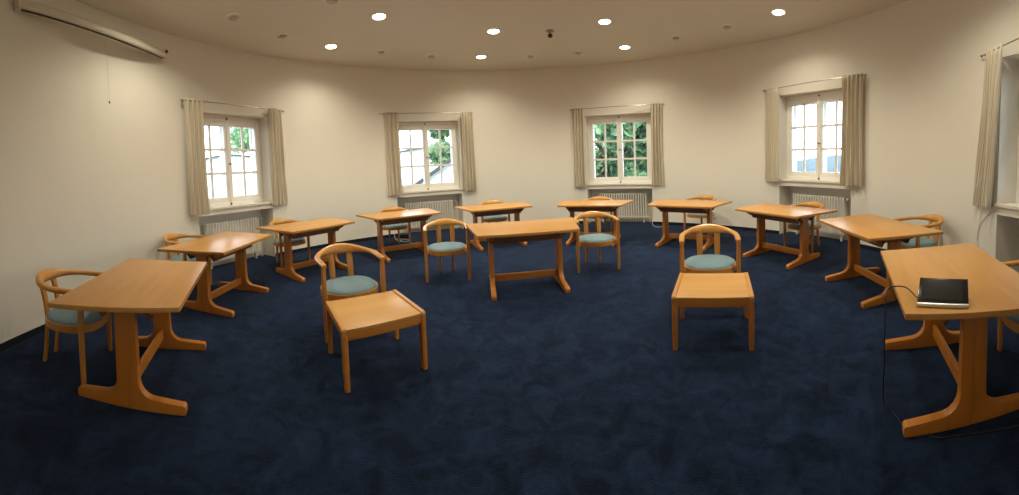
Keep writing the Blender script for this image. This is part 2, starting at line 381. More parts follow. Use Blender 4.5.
# ------------------------------------------------------------------ windows
def local_mt(n):
    o, tt, nn = wframe(n)
    # local x = u reversed (to the right seen from inside), local y = outward
    x = -tt; m = Matrix((( x.x, nn.x, 0, o.x), (x.y, nn.y, 0, o.y), (0, 0, 1, 0), (0, 0, 0, 1))); return m
def make_window(n):
    mt = local_mt(n); Z_NICHE, Z_SILL, Z_HEAD = ZW[n]
    root = empty('window_%d' % n, mt.to_translation(), mt.to_euler().z, kind='structure')
    U, Y = OPEN_U - 0.002, D_WIN - 0.03
    bm = bmesh.new()
    z0, z1 = Z_SILL, Z_HEAD - 0.003; f = 0.07
    box(bm, (-U + f / 2, Y, (z0 + z1) / 2), (f, 0.08, z1 - z0), 0.006)
    box(bm, (U - f / 2, Y, (z0 + z1) / 2), (f, 0.08, z1 - z0), 0.006)
    box(bm, (0, Y, z1 - 0.055), (2 * U, 0.085, 0.11), 0.006); box(bm, (0, Y, z0 + 0.045), (2 * U, 0.085, 0.09), 0.006)
    link('window_frame', bm, M['paint'], root)
    for s in (-1, 1):
        a, b = (0.0, U - f + 0.004); zz0, zz1 = z0 + 0.088, z1 - 0.108; ys = Y - 0.015; st = 0.066
        cxs = s * (a + b) / 2
        bm = bmesh.new()
        for xx in (a + st / 2, b - st / 2): box(bm, (s * xx, ys, (zz0 + zz1) / 2), (st, 0.06, zz1 - zz0), 0.006)
        for zz in (zz0 + 0.045, zz1 - 0.0375): box(bm, (cxs, ys, zz), (b - a, 0.058, 0.09 if zz < 2 else 0.075), 0.006)
        sash = link('sash', bm, M['paint'], root)
        ga, gb, gz0, gz1 = a + st, b - st, zz0 + 0.09, zz1 - 0.075
        bm = bmesh.new()
        box(bm, (cxs, ys, (gz0 + gz1) / 2), (0.044, 0.035, gz1 - gz0 + 0.01), 0.006)
        for k in (1, 2): box(bm, (cxs, ys, gz0 + (gz1 - gz0) * k / 3), (gb - ga + 0.01, 0.034, 0.044), 0.006)
        link('muntins', bm, M['paint'], sash)
        bm = bmesh.new(); box(bm, (cxs, ys + 0.004, (gz0 + gz1) / 2), (gb - ga + 0.01, 0.004, gz1 - gz0 + 0.01))
        link('pane', bm, M['glass'], sash, smooth=None)
        # outer leaf of the double casement
        bm = bmesh.new(); yo = Y + 0.13
        for xx in (a + 0.03, b - 0.03): box(bm, (s * xx, yo, (zz0 + zz1) / 2), (0.05, 0.04, zz1 - zz0), 0.004)
        for zz in (zz0 + 0.03, zz1 - 0.03): box(bm, (cxs, yo, zz), (b - a, 0.04, 0.06), 0.004)
        link('outer_sash', bm, M['paint'], root)
    bm = bmesh.new(); box(bm, (0.0, Y - 0.052, (z0 + z1) / 2), (0.05, 0.02, z1 - z0 - 0.18), 0.006)
    link('closing_strip', bm, M['paint'], root)
    bm = bmesh.new()
    lathe(bm, [(0, 0), (0.014, 0), (0.014, 0.02), (0.008, 0.026), (0, 0.026)], 12, Matrix.Translation((0, Y - 0.06, 1.80)) @ Matrix.Rotation(PI / 2, 4, 'X'))
    sweep(bm, [(0, Y - 0.088, 1.80), (0.03, Y - 0.09, 1.795), (0.075, Y - 0.088, 1.785)], [(0.012, 0.016), (0.01, 0.014), (0.012, 0.018)], n=8)
    link('window_handle', bm, M['brass'], root)
    bm = bmesh.new()
    for zz in (z0 + 0.05, z1 - 0.05): box(bm, (0, Y - 0.05, zz), (0.03, 0.02, 0.035), 0.004)
    link('bolt_keeper', bm, M['brass'], root)
    # outer jamb box of the double casement
    bm = bmesh.new()
    for xx in (-U + 0.02, U - 0.02): box(bm, (xx, Y + 0.14, (z0 + z1) / 2), (0.04, 0.20, z1 - z0))
    for zz in (z0 + 0.03, z1 - 0.02): box(bm, (0, Y + 0.14, zz), (2 * U, 0.20, 0.06 if zz < 2 else 0.04))
    link('outer_jamb', bm, M['paint'], root)
    # sill board: straight back, front edge follows the wall with a small nosing
    bm = bmesh.new(); inv = mt.inverted()
    fr = [inv @ wp(edge_angle(n, u), -0.03) for u in [0.83 - 1.66 * i / 16 for i in range(17)]]
    poly = [(p.x, p.y) for p in fr] + [(U + 0.0, fr[-1].y + 0.028), (U, Y - 0.03), (-U, Y - 0.03), (-U, fr[0].y + 0.028)]
    prism(bm, poly, Z_SILL - 0.012, Z_SILL + 0.022, 0.005)
    link('window_sill', bm, M['stone'], root)
    return root
for n in WIN: make_window(n)

# ------------------------------------------------------------------ radiators
def make_radiator(count):
    root = empty('radiator')
    bm = bmesh.new(); pitch = 0.06
    for yy in (0.055, 0.0, -0.055):
        sweep(bm, [(0, yy, 0.11), (0, yy, 0.15), (0, yy, 0.42), (0, yy, 0.69), (0, yy, 0.73)], [(0.030, 0.020), (0.026, 0.030), (0.024, 0.028), (0.026, 0.030), (0.026, 0.018)], up=Vector((0, 1, 0)), n=10)
    for zz in (0.145, 0.70): box(bm, (0, 0, zz), (0.034, 0.135, 0.05), 0.012)
    sec = link('radiator_section', bm, M['radiator'], root)
    for i in range(count):
        o = sec if i == 0 else sec.copy()
        if i: C.objects.link(o); o.parent = root
        o.location.x = -(count - 1) * pitch / 2 + i * pitch
    w_ = count * pitch / 2
    for zz in (0.145, 0.70):
        bm = bmesh.new(); sweep(bm, [(-w_, 0, zz), (w_, 0, zz)], (0.03, 0.03), n=10, power=2); link('header_pipe', bm, M['radiator'], root)
    bm = bmesh.new()
    sweep(bm, bez([(w_, 0, 0.70), (w_ + 0.05, 0, 0.70), (w_ + 0.105, 0, 0.68), (w_ + 0.12, 0.01, 0.6), (w_ + 0.12, 0.03, 0.0)], 6), (0.02, 0.02), n=8, power=2)
    sweep(bm, bez([(w_, 0, 0.145), (w_ + 0.05, 0, 0.145), (w_ + 0.07, 0, 0.10), (w_ + 0.07, 0.02, 0.0)], 6), (0.02, 0.02), n=8, power=2)
    link('supply_pipe', bm, M['radiator'], root)
    bm = bmesh.new()
    lathe(bm, [(0, 0), (0.018, 0), (0.024, 0.012), (0.024, 0.05), (0.018, 0.06), (0, 0.06)], 14, Matrix.Translation((w_ + 0.06, -0.01, 0.70)) @ Matrix.Rotation(PI / 2, 4, 'X'))
    link('valve', bm, M['white_metal'], root)
    for xx in (-w_ + 0.09, w_ - 0.09):
        bm = bmesh.new(); box(bm, (xx, 0, 0.055), (0.03, 0.06, 0.11), 0.005); link('bracket', bm, M['radiator'], root)
    return root
RAD_LABEL = {1: 'white sectional radiator in the niche below the leftmost window', 2: 'white sectional radiator in the niche below the second window from the left',
             3: 'white sectional radiator under the window with green trees outside', 4: 'white sectional radiator under the window showing pale sky and blue hill',
             5: 'white sectional radiator cut by the right edge of the photo'}
rad0 = make_radiator(20)
for n in WIN:
    r = rad0 if n == 1 else copy_tree(rad0)
    mt = local_mt(n)
    r.location = mt @ Vector((0.0 if n != 3 else 0.05, 0.15, 0)); r.rotation_euler = (0, 0, mt.to_euler().z)
    r.scale = (1, 1, {1: 1.06, 4: 1.12}.get(n, 1.0))
    tag(r, RAD_LABEL[n], 'radiator', 'radiators in the wall niches')

# ------------------------------------------------------------------ curtain rods and curtains
SIDE = {1: 'leftmost window', 2: 'second window from the left', 3: 'window with green trees outside', 4: 'window showing pale sky', 5: 'window at the right edge of the photo'}
for n in WIN:
    mt = local_mt(n)
    ro = -0.24 if n == 5 else -0.17
    root = empty('curtain_rod', mt @ Vector((0, ro, ZC[n][1])), mt.to_euler().z, 'thin metal curtain rod over the ' + SIDE[n], 'curtain rod', 'curtain rods over the windows')
    rl = -1.06 if n == 5 else -1.10; dx = 0.04 if n == 1 else 0
    bm = bmesh.new(); sweep(bm, [(rl + dx, 0, 0), (1.10 + dx, 0, 0)], (0.014, 0.014), n=10, power=2); link('rod', bm, M['chrome'], root)
    for s in (-1, 1):
        bm = bmesh.new(); lathe(bm, [(0, 0), (0.012, 0.004), (0.017, 0.018), (0.012, 0.032), (0, 0.036)], 12, Matrix.Translation((dx + (rl if s < 0 else 1.10), 0, 0)) @ Matrix.Rotation(s * PI / 2, 4, 'Y'))
        link('finial', bm, M['chrome'], root)
        bm = bmesh.new(); bx_ = dx + (rl + 0.03 if s < 0 else 1.07); sweep(bm, [(bx_, 0.0, 0), (bx_, 0.062 + (0.05 if n == 5 else 0), 0)], (0.012, 0.012), n=8, power=2)
        box(bm, (bx_, 0.060 + (0.05 if n == 5 else 0), 0), (0.03, 0.008, 0.05), 0.002); link('bracket', bm, M['chrome'], root)
def make_curtain(n, x0, x1, seed, label, lean=0.0):
    """x in the window's own frame, to the right seen from inside"""
    rnd = random.Random(seed); mt = local_mt(n)
    root = empty('curtain', mt @ Vector(((x0 + x1) / 2, -0.24 if n == 5 else -0.17, ZC[n][0])), mt.to_euler().z, label, 'curtain', 'striped curtains beside the windows')
    W_ = x1 - x0; folds = max(4, int(round(W_ / 0.08))); nx = folds * 8; nz = 18; ZT = ZC[n][1] + 0.03 - ZC[n][0]
    bm = bmesh.new(); uvl = bm.loops.layers.uv.new('cloth'); grid = []
    ph = [rnd.uniform(-0.5, 0.5) for _ in range(folds + 1)]; am = [rnd.uniform(0.75, 1.25) for _ in range(folds + 1)]
    ts = [0, 0.002, 0.006] + [(j + 1) / nz for j in range(nz)]; ss = [0, 0.004, 0.012] + [(i + 1) / nx for i in range(nx - 1)] + [0.988 + 0.004, 0.998, 1.0]; ss = sorted(ss)
    for t in ts:
        row = []
        for s in ss:
            k = min(folds - 1, int(s * folds))
            a = 0.026 + 0.018 * (1 - t)
            y = a * am[k] * math.sin(2 * PI * s * folds + 0.9 * math.sin(3 * t + ph[k])) + 0.006 * math.sin(7 * t + 5 * s + seed)
            sag = 1.0 + 0.06 * (1 - t) * (1 if t < 0.95 else 0) - 0.05 * math.sin(PI * min(1, t * 1.0)) * 0.6
            x = -W_ / 2 * sag + W_ * sag * s - lean * (1 - t)
            if t > 0.97: y = max(y, -0.02)
            row.append((bm.verts.new((x, y, 0.003 * math.sin(9 * s + seed) * (1 - t) + t * ZT)), (s * W_ / 0.1 * 0.28, t)))
        grid.append(row)
    for j in range(len(ts) - 1):
        for i in range(len(ss) - 1):
            q = (grid[j][i], grid[j][i + 1], grid[j + 1][i + 1], grid[j + 1][i])
            f = bm.faces.new([a[0] for a in q])
            for lp, a in zip(f.loops, q): lp[uvl].uv = a[1]
    o = link('cloth', bm, M['curtain'], root, smooth=80)
    sm = o.modifiers.new('thick', 'SOLIDIFY'); sm.thickness = 0.003
    for i in range(folds):
        bm = bmesh.new(); x = -W_ / 2 + W_ * (i + 0.5) / folds
        pts = [(x, 0.015 * math.cos(a), ZT - 0.03 + 0.015 * math.sin(a)) for a in [2 * PI * k / 12 for k in range(12)]]
        sweep(bm, pts, (0.004, 0.004), up=Vector((1, 0, 0)), n=6, closed=True); link('curtain_ring', bm, M['chrome'], root)
make_curtain(1, -1.02, -0.68, 1, 'beige striped curtain hanging left of the leftmost window')
make_curtain(1, 0.76, 1.11, 2, 'beige striped curtain hanging right of the leftmost window')
make_curtain(2, -1.04, -0.68, 3, 'beige striped curtain hanging left of the second window from the left')
make_curtain(2, 0.84, 1.13, 4, 'beige striped curtain hanging right of the second window from the left')
make_curtain(3, -1.08, -0.79, 5, 'beige striped curtain hanging left of the window with green trees')
make_curtain(3, 0.81, 1.09, 6, 'beige striped curtain hanging right of the window with green trees')
make_curtain(4, -1.10, -0.74, 7, 'beige striped curtain hanging left of the window showing pale sky')
make_curtain(4, 0.66, 1.06, 8, 'wider beige striped curtain hanging right of the window showing pale sky')
make_curtain(5, -0.98, -0.62, 9, 'striped curtain hanging at the far right edge of the photo', 0.19)

# ------------------------------------------------------------------ furniture: trapezoid desk
L1, L2, DW, DH = 1.15, 1.46, 0.84, 0.74
def make_desk():
    root = empty('trapezoid_desk')
    bm = bmesh.new(); prism(bm, [(-L1 / 2, -DW / 2), (L1 / 2, -DW / 2), (L2 / 2, DW / 2), (-L2 / 2, DW / 2)], DH - 0.032, DH, 0.004)
    link('tabletop', bm, M['top'], root)
    for s in (-1, 1):
        bm = bmesh.new()                                    # two glued halves, each foot + post with a wide fillet
        for h in (-1, 1):
            P = [(0, 0), (0.385, 0), (0.392, 0.012), (0.392, 0.048), (0.38, 0.060), (0.30, 0.068), (0.20, 0.078)]
            c0, r0 = (0.078 + 0.105, 0.185), 0.105
            P += [(c0[0] - r0 * math.sin(a), c0[1] - r0 * math.cos(a)) for a in [R(x) for x in (10, 30, 50, 70, 90)]]
            P += [(0.076, 0.40), (0.074, 0.645), (0, 0.645)]
            P = [(h * x, y) for x, y in P]
            if h < 0: P = P[::-1]
            prism(bm, P, -0.027, 0.027, 0.0045, Matrix.Translation((s * 0.42, 0, 0)) @ Matrix(((0, 0, 1, 0), (1, 0, 0, 0), (0, 1, 0, 0), (0, 0, 0, 1))))
        link('trestle_leg', bm, M['leg'], root)
        bm = bmesh.new()                                    # brace under the top, chamfered ends
        P = [(-0.23, 0), (0.23, 0), (0.325, 0.055), (0.325, 0.072), (-0.325, 0.072), (-0.325, 0.055)]
        prism(bm, P, -0.03, 0.03, 0.004, Matrix.Translation((s * 0.42, 0, 0.636)) @ Matrix(((0, 0, 1, 0), (1, 0, 0, 0), (0, 1, 0, 0), (0, 0, 0, 1))))
        link('top_brace', bm, M['leg'], root)
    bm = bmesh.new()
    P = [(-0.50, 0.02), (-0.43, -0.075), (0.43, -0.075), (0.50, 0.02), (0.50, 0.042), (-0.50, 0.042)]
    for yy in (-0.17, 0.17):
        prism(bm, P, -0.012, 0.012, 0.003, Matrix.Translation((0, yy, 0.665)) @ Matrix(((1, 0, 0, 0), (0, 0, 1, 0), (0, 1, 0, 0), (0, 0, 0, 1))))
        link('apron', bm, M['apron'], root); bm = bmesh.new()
    bm.free()
    bm = bmesh.new(); box(bm, (0, 0, 0.135), (0.80, 0.034, 0.082), 0.006); link('stretcher', bm, M['beam'], root)
    return root
DESKS = [
 (-2.407, 1.231, 2.324, 'trapezoid beech desk in the left foreground, below the rolled-up screen'),
 (-3.223, 2.761, 1.822, 'trapezoid beech desk with white window glare on its top, in front of the leftmost radiator'),
 (-2.98, 4.36, 1.194, 'trapezoid beech desk behind the left low table, third desk counted from the left wall'),
 (-1.922, 5.689, 0.702, 'trapezoid beech desk in front of the radiator under the second window from the left'),
 (-0.279, 6.4, 0.358, 'farthest trapezoid desk, against the bare wall between the two middle windows'),
 (0.157, 4.09, 0.097, 'lone trapezoid desk inside the ring, standing between two armchairs'),
 (1.546, 6.151, -0.474, 'trapezoid beech desk in front of the radiator under the green window'),
 (2.974, 5.138, -0.892, 'trapezoid beech desk just right of the green window, beyond the right low table'),
 (3.646, 3.487, -1.489, 'trapezoid beech desk in front of the radiator under the pale sky window'),
 (3.4, 1.815, -2.067, 'trapezoid beech desk beside the one that carries the black tablet'),
 (2.178, 0.557, -2.568, 'large-looking trapezoid desk in the right foreground, carrying the black tablet')]
desk0 = make_desk()
for i, (x, y, a, lb) in enumerate(DESKS):
    o = desk0 if i == 0 else copy_tree(desk0)
    o.location = (x, y, 0); o.rotation_euler = (0, 0, a); tag(o, lb, 'desk', 'trapezoid desks')

# ------------------------------------------------------------------ furniture: round-backed armchair
def make_chair():
    root = empty('armchair')
    # horseshoe rail
    pts, secs, tl = [], [], []
    N_ = 44
    for i in range(N_ + 1):
        s = i / N_                                           # 0 = front left end, 1 = front right end
        q = abs(2 * s - 1)                                   # 1 at the ends, 0 at the back
        if q > 0.80:                                         # straight arm
            k = (q - 0.80) / 0.20; x = 0.287; y = 0.065 - k * 0.235
            x -= 0.008 * k
        else:
            a = q / 0.80 * PI / 2; x = 0.287 * math.sin(a) ** 0.92; y = 0.065 + 0.305 * math.cos(a)
        if s < 0.5: x = -x
        b = max(0.0, 1 - q / 0.62); b = b * b * (3 - 2 * b)
        z = 0.683 + 0.026 * (1 - q) + 0.002 * b
        endk = 1 - 0.25 * max(0, (q - 0.93) / 0.07)
        pts.append((x, y, z)); secs.append(((0.056 + 0.006 * b) * endk, (0.042 + 0.066 * b) * endk))
        tl.append(0.42 * b + 0.05)
    bm = bmesh.new(); sweep(bm, pts, secs, n=14, power=2.3, tilts=[-t for t in tl])
    link('back_rail', bm, M['rail'], root, smooth=60)
    for s in (-1, 1):
        bm = bmesh.new()
        sweep(bm, [(s * 0.28, -0.12, 0), (s * 0.281, -0.12, 0.2), (s * 0.281, -0.12, 0.45), (s * 0.281, -0.125, 0.672)], [(0.036, 0.036), (0.042, 0.042), (0.046, 0.046), (0.038, 0.038)], up=Vector((0, 1, 0)), n=12, power=3.2)
        link('leg', bm, M['chair'], root)
        bm = bmesh.new()
        P = bez([(s * 0.095, 0.345, 0), (s * 0.095, 0.312, 0.22), (s * 0.096, 0.298, 0.42), (s * 0.098, 0.318, 0.58), (s * 0.10, 0.355, 0.705)], 5)
        sweep(bm, P, [(0.038 + 0.028 * min(1, max(0, (p.z - 0.2) / 0.35)), 0.032) for p in P], up=Vector((0, 1, 0)), n=12, power=3.2)
        link('leg', bm, M['chair'], root)
    def se(rx, ry, cy, n=40, p=2.35):
        return [(rx * math.copysign(abs(math.cos(a)) ** (2 / p), math.cos(a)), cy + ry * math.copysign(abs(math.sin(a)) ** (2 / p), math.sin(a))) for a in [2 * PI * k / n for k in range(n)]]
    bm = bmesh.new()
    o_, i_ = se(0.272, 0.258, 0.055), se(0.248, 0.234, 0.055); n = len(o_)
    zz = ((0.358, 0.415))
    v = [[bm.verts.new((x, y, z)) for x, y in P] for P in (o_, i_) for z in zz]
    ob, ot, ib, it = v
    for k in range(n):
        j = (k + 1) % n
        bm.faces.new((ob[k], ob[j], ot[j], ot[k])); bm.faces.new((ib[k], it[k], it[j], ib[j]))
        bm.faces.new((ot[k], ot[j], it[j], it[k])); bm.faces.new((ob[k], ib[k], ib[j], ob[j]))
    bmesh.ops.bevel(bm, geom=[e for e in bm.edges if abs(e.verts[0].co.z - e.verts[1].co.z) < 1e-4 and len(e.link_faces) == 2 and e.calc_face_angle(0) > 1], offset=0.006, segments=2, affect='EDGES')
    link('seat_frame', bm, M['chair'], root, smooth=50)
    bm = bmesh.new(); rings = []
    for k, (sc_, z) in enumerate(((0.93, 0.402), (0.985, 0.410), (1.0, 0.425), (0.985, 0.441), (0.93, 0.452), (0.78, 0.460), (0.5, 0.464), (0.2, 0.465))):
        rings.append([bm.verts.new((x * sc_, 0.055 + (y - 0.055) * sc_, z)) for x, y in se(0.262, 0.250, 0.055)])
    for A, B in zip(rings, rings[1:]):
        for k in range(n): bm.faces.new((A[k], A[(k + 1) % n], B[(k + 1) % n], B[k]))
    bm.faces.new(rings[-1]); bm.faces.new(rings[0][::-1])
    s_ = link('seat_pad', bm, M['fabric'], root, smooth=70, loc=(0, 0, -0.017)); s_['label'] = 'round teal upholstered pad'
    return root
CHAIRS = [
 (-2.792, 0.824, 2.387, 'round-backed armchair tucked behind the desk in the left foreground', 'a'),
 (-3.90, 2.745, 1.865, 'round-backed armchair against the wall behind the glare-topped second desk', 'a'),
 (-3.511, 4.541, 1.238, 'round-backed armchair tucked behind the third desk, right of the leftmost radiator', 'a'),
 (-2.288, 6.304, 0.402, 'round-backed armchair behind the desk left of the second radiator', 'a'),
 (-0.341, 7.06, 0.20, 'round-backed armchair behind the farthest desk, between the two middle windows', 'a'),
 (1.797, 6.739, -0.389, 'round-backed armchair behind the desk at the green window radiator', 'a'),
 (3.606, 5.712, -0.972, 'round-backed armchair against the wall between the green and pale sky windows', 'a'),
 (4.228, 3.562, -1.502, 'round-backed armchair in front of the radiator under the pale sky window', 'a'),
 (4.04, 1.552, -2.196, 'round-backed armchair left of the right-edge curtain, behind its desk', 'a'),
 (2.40, 0.02, -2.67, 'armchair cut by the right edge, tucked behind the tablet desk', 'a'),
 (-1.484, 2.794, 0.776, 'armchair facing us right behind the left low table', 'b'),
 (-0.885, 4.46, 0.222, 'armchair facing us just left of the lone inner desk', 'b'),
 (1.171, 4.53, -0.071, 'armchair facing us just right of the lone inner desk', 'b'),
 (1.902, 2.83, -0.547, 'armchair facing us right behind the right low table', 'b')]
chair0 = make_chair()
for i, (x, y, a, lb, g_) in enumerate(CHAIRS):
    o = chair0 if i == 0 else copy_tree(chair0)
    o.location = (x, y, 0); o.rotation_euler = (0, 0, a)
    tag(o, lb, 'chair', 'armchairs tucked behind the ring desks' if g_ == 'a' else 'armchairs facing us inside the ring')

# ------------------------------------------------------------------ furniture: low tables
def make_low():
    root = empty('low_table'); A, B, Z = 0.638, 0.578, 0.432
    bm = bmesh.new(); box(bm, (0, 0, Z - 0.018), (A - 0.066, B - 0.012, 0.020), 0.003); link('tabletop', bm, M['lowtop'], root)
    for s in (-1, 1):
        bm = bmesh.new()
        P = [(-B / 2 + 0.002, -0.055), (B / 2 - 0.002, -0.055), (B / 2, -0.02), (B / 2 - 0.006, -0.006), (B / 2 - 0.02, 0), (-B / 2 + 0.02, 0), (-B / 2 + 0.006, -0.006), (-B / 2, -0.02)]
        prism(bm, P, -0.0165, 0.0165, 0.005, Matrix.Translation((s * (A / 2 - 0.0165), 0, Z)) @ Matrix(((0, 0, 1, 0), (1, 0, 0, 0), (0, 1, 0, 0), (0, 0, 0, 1))))
        link('side_rail', bm, M['lowrail'], root)
        bm = bmesh.new(); box(bm, (0, s * (B / 2 - 0.022), Z - 0.058), (A - 0.066, 0.022, 0.058), 0.003); link('apron', bm, M['beam'], root)
        for r in (-1, 1):
            bm = bmesh.new()
            x = s * (A / 2 - 0.021); y = r * (B / 2 - 0.028)
            sweep(bm, [(x, y + r * 0.004, 0), (x, y, 0.2), (x, y, Z - 0.054)], [(0.036, 0.046), (0.041, 0.052), (0.042, 0.055)], up=Vector((0, 1, 0)), n=16, power=6)
            link('leg', bm, M['leg'], root)
    return root
low0 = make_low()
for i, (x, y, a, lb) in enumerate(((-1.087, 2.382, 0.744, 'low square beech table, the left of the two, turned to the right'), (1.59, 2.319, -0.622, 'low square beech table, the right of the two, seen squarely from the front'))):
    o = low0 if i == 0 else copy_tree(low0)
    o.location = (x, y, 0); o.rotation_euler = (0, 0, a); tag(o, lb, 'low table', 'low tables inside the ring')

# ------------------------------------------------------------------ tablet and its cable
bl, br = Vector((1.566, 0.577, DH)), Vector((1.632, 0.323, DH)); ax = (br - bl).normalized()
tlen = (br - bl).length; out = Vector((-ax.y, ax.x, 0))
if out.dot(Vector((1, 0.3, 0))) < 0: out = -out
mid = (bl + br) / 2
root = empty('tablet', mid, math.atan2(ax.y, ax.x), 'black tablet with silver base bar propped on the right foreground desk', 'tablet')
TL = Matrix.Rotation(R(28), 4, 'X')
bm = bmesh.new(); box(bm, (0, 0.088, 0.0), (tlen, 0.165, 0.008), 0.003, ); bmesh.ops.transform(bm, matrix=Matrix.Translation((0, 0.004, 0.014)) @ TL, verts=bm.verts)
link('body', bm, M['black'], root)
bm = bmesh.new(); box(bm, (-0.006, 0.094, 0.0046), (tlen - 0.05, 0.135, 0.0012)); bmesh.ops.transform(bm, matrix=Matrix.Translation((0, 0.004, 0.014)) @ TL, verts=bm.verts)
link('display', bm, M['screen'], root, smooth=None)
bm = bmesh.new(); sweep(bm, [(-tlen / 2, 0, 0.0115), (tlen / 2, 0, 0.0115)], (0.022, 0.022), n=16, power=2); link('base_bar', bm, M['silver'], root)
bm = bmesh.new(); box(bm, (0, 0.105, 0.032), (tlen * 0.5, 0.004, 0.062), 0.001, Matrix.Rotation(R(-14), 4, 'X')); link('kickstand', bm, M['silver'], root)
bm = bmesh.new()
P = bez([mid - ax * tlen * 0.5 + Vector((0.035, 0.012, 0.03)), (1.70, 0.70, 0.775), (1.66, 0.78, 0.765), (1.592, 0.765, 0.70), (1.56, 0.75, 0.45), (1.66, 0.80, 0.12), (1.75, 0.80, 0.006), (1.70, 0.725, 0.006), (1.667, 0.68, 0.006), (1.682, 0.573, 0.006), (1.655, 0.49, 0.006), (1.728, 0.314, 0.006), (1.84, 0.04, 0.006), (1.95, -0.2, 0.006)], 10)
sweep(bm, P, (0.0075, 0.0075), n=6, power=2)
tag(link('power_cable', bm, M['cable_black']), 'thin black cable running from the tablet down to the carpet', 'cable')

# ------------------------------------------------------------------ ceiling lamps
def make_lamp(lit):
    root = empty('downlight')
    bm = bmesh.new()
    lathe(bm, [(0.094, 0.0), (0.096, -0.005), (0.104, -0.014), (0.116, -0.010), (0.120, 0.0)], 32)
    link('rim', bm, M['paint'], root)
    if lit:
        bm = bmesh.new(); lathe(bm, [(0.098, -0.004), (0.085, -0.012), (0.0, -0.016)], 32); link('lamp_disc', bm, M['lamp'], root)
    else:
        bm = bmesh.new(); lathe(bm, [(0.088, -0.002), (0.08, -0.006), (0.0, -0.006)], 32); link('reflector', bm, M['ceil'], root)
        bm = bmesh.new(); lathe(bm, [(0.056, 0.0), (0.062, -0.018), (0.045, -0.034), (0.0, -0.038)], 24, Matrix.Translation((0, 0.012, -0.004))); link('bulb', bm, M['shade'], root)
    return root
def add_spot(x, y, k=1.0):
    l = bpy.data.lights.new('downlight_beam', 'SPOT'); l.energy = SPOT_W * k; l.color = SPOT_COL; l.spot_size = R(146); l.spot_blend = 0.9; l.shadow_soft_size = 0.07
    o = bpy.data.objects.new('downlight_beam', l); C.objects.link(o); o.location = (x, y, H - 0.03)
lit0 = off0 = None
LITL = {150.7: 'glowing recessed lamp near the wall between the two left windows', 101.4: 'glowing recessed lamp closest to the wall at the middle of the photo',
        54.1: 'glowing recessed lamp just in front of the green window', 4.1: 'rightmost glowing recessed lamp in the photo, at the ceiling edge',
        199.8: 'unseen recessed lamp above the left foreground, over the rolled-up screen', -45.0: 'unseen recessed lamp added above the right foreground desk'}
INL = {149.4: 'largest glowing recessed lamp at the top, left of the middle', 100.0: 'glowing recessed lamp of the inner row at the middle of the photo', 53.2: 'glowing recessed lamp of the inner row right of the detector', 4.1: 'unseen lamp added to the inner row just above the top edge of the photo', 199.8: 'unseen lamp added to the inner row above the left low table', -45.0: 'unseen lamp added to the inner row above the right foreground'}
for a, lb, r in [(a, LITL[a], 3.74) for a in LIT_OUTER] + [(a, INL[a], 2.40) for a in LIT_INNER]:
    x, y = ring(a, r)
    if lit0 is None: lit0 = make_lamp(True); o = lit0
    else: o = copy_tree(lit0)
    o.location = (x, y, H); tag(o, lb, 'ceiling lamp', 'glowing recessed ceiling lamps'); add_spot(x, y, (1.0 if a in (199.8, -45.0) else 0.7) if r > 3 else (0.6 if a in (199.8, -45.0) else 1.75))
OFF = [(182.8, 3.70, 'switched-off recessed lamp farthest left on the ceiling'), (166.5, 3.73, 'switched-off recessed lamp second from the left, over the leftmost window'),
       (134.6, 3.68, 'switched-off recessed lamp just right of the leftmost glowing one'), (117.9, 3.74, 'switched-off recessed lamp just left of the glowing one at mid-photo'),
       (85.2, 3.79, 'switched-off recessed lamp straight below the ceiling detector'), (69.5, 3.77, 'switched-off recessed lamp just left of the glowing one at the green window'),
       (36.8, 3.66, 'switched-off recessed lamp just right of the glowing one at the green window'), (20.2, 3.68, 'switched-off recessed lamp nearest the rightmost glowing one'),
       (170.0, 2.46, 'switched-off recessed lamp cut by the top edge of the photo')]
for a, r, lb in OFF:
    x, y = ring(a, r)
    if off0 is None: off0 = make_lamp(False); o = off0
    else: o = copy_tree(off0)
    o.location = (x, y, H); o.rotation_euler = (0, 0, math.atan2(y, x) - PI / 2); tag(o, lb, 'ceiling lamp', 'switched-off recessed ceiling lamps')
root = empty('ceiling_detector', (0.83, 6.03, H), 0, 'small dark detector hanging from the ceiling between two glowing lamps', 'detector')
bm = bmesh.new(); lathe(bm, [(0, 0), (0.07, 0), (0.07, -0.012), (0.05, -0.02), (0.014, -0.022), (0.014, -0.05), (0, -0.05)], 20); link('base_plate', bm, M['chrome'], root)
bm = bmesh.new(); lathe(bm, [(0, -0.05), (0.03, -0.055), (0.045, -0.075), (0.042, -0.10), (0.025, -0.115), (0, -0.118)], 20); link('sensor_head', bm, M['dark'], root)

# ------------------------------------------------------------------ rolled-up projection screen on the left wall
A_, B_ = Vector((-3.46, 0.44, 0)), Vector((-4.33, 2.72, 0)); ax = (B_ - A_).normalized(); inn = Vector((ax.y, -ax.x, 0))
if inn.dot(Vector((CX, CY, 0)) - A_) < 0: inn = -inn
m_ = (A_ + B_) / 2 + inn * 0.055; Ls = (B_ - A_).length
root = empty('projection_screen', (m_.x, m_.y, 3.38), math.atan2(ax.y, ax.x), 'long white rolled-up projection screen case high on the left wall', 'projection screen')
iy = 1 if (Matrix.Rotation(math.atan2(ax.y, ax.x), 3, 'Z') @ Vector((0, 1, 0))).dot(inn) > 0 else -1     # local y that points into the room
bm = bmesh.new(); P = [(-0.05, 0.015), (-0.05, 0.105), (-0.03, 0.12), (0.02, 0.12), (0.045, 0.085), (0.05, 0.03), (0.035, 0.012)]
P = [(x * iy, z) for x, z in P]
prism(bm, P, -Ls / 2 + 0.02, Ls / 2 - 0.02, 0.003, Matrix(((0, 0, 1, 0), (1, 0, 0, 0), (0, 1, 0, 0), (0, 0, 0, 1))))
link('case', bm, M['white_metal'], root)
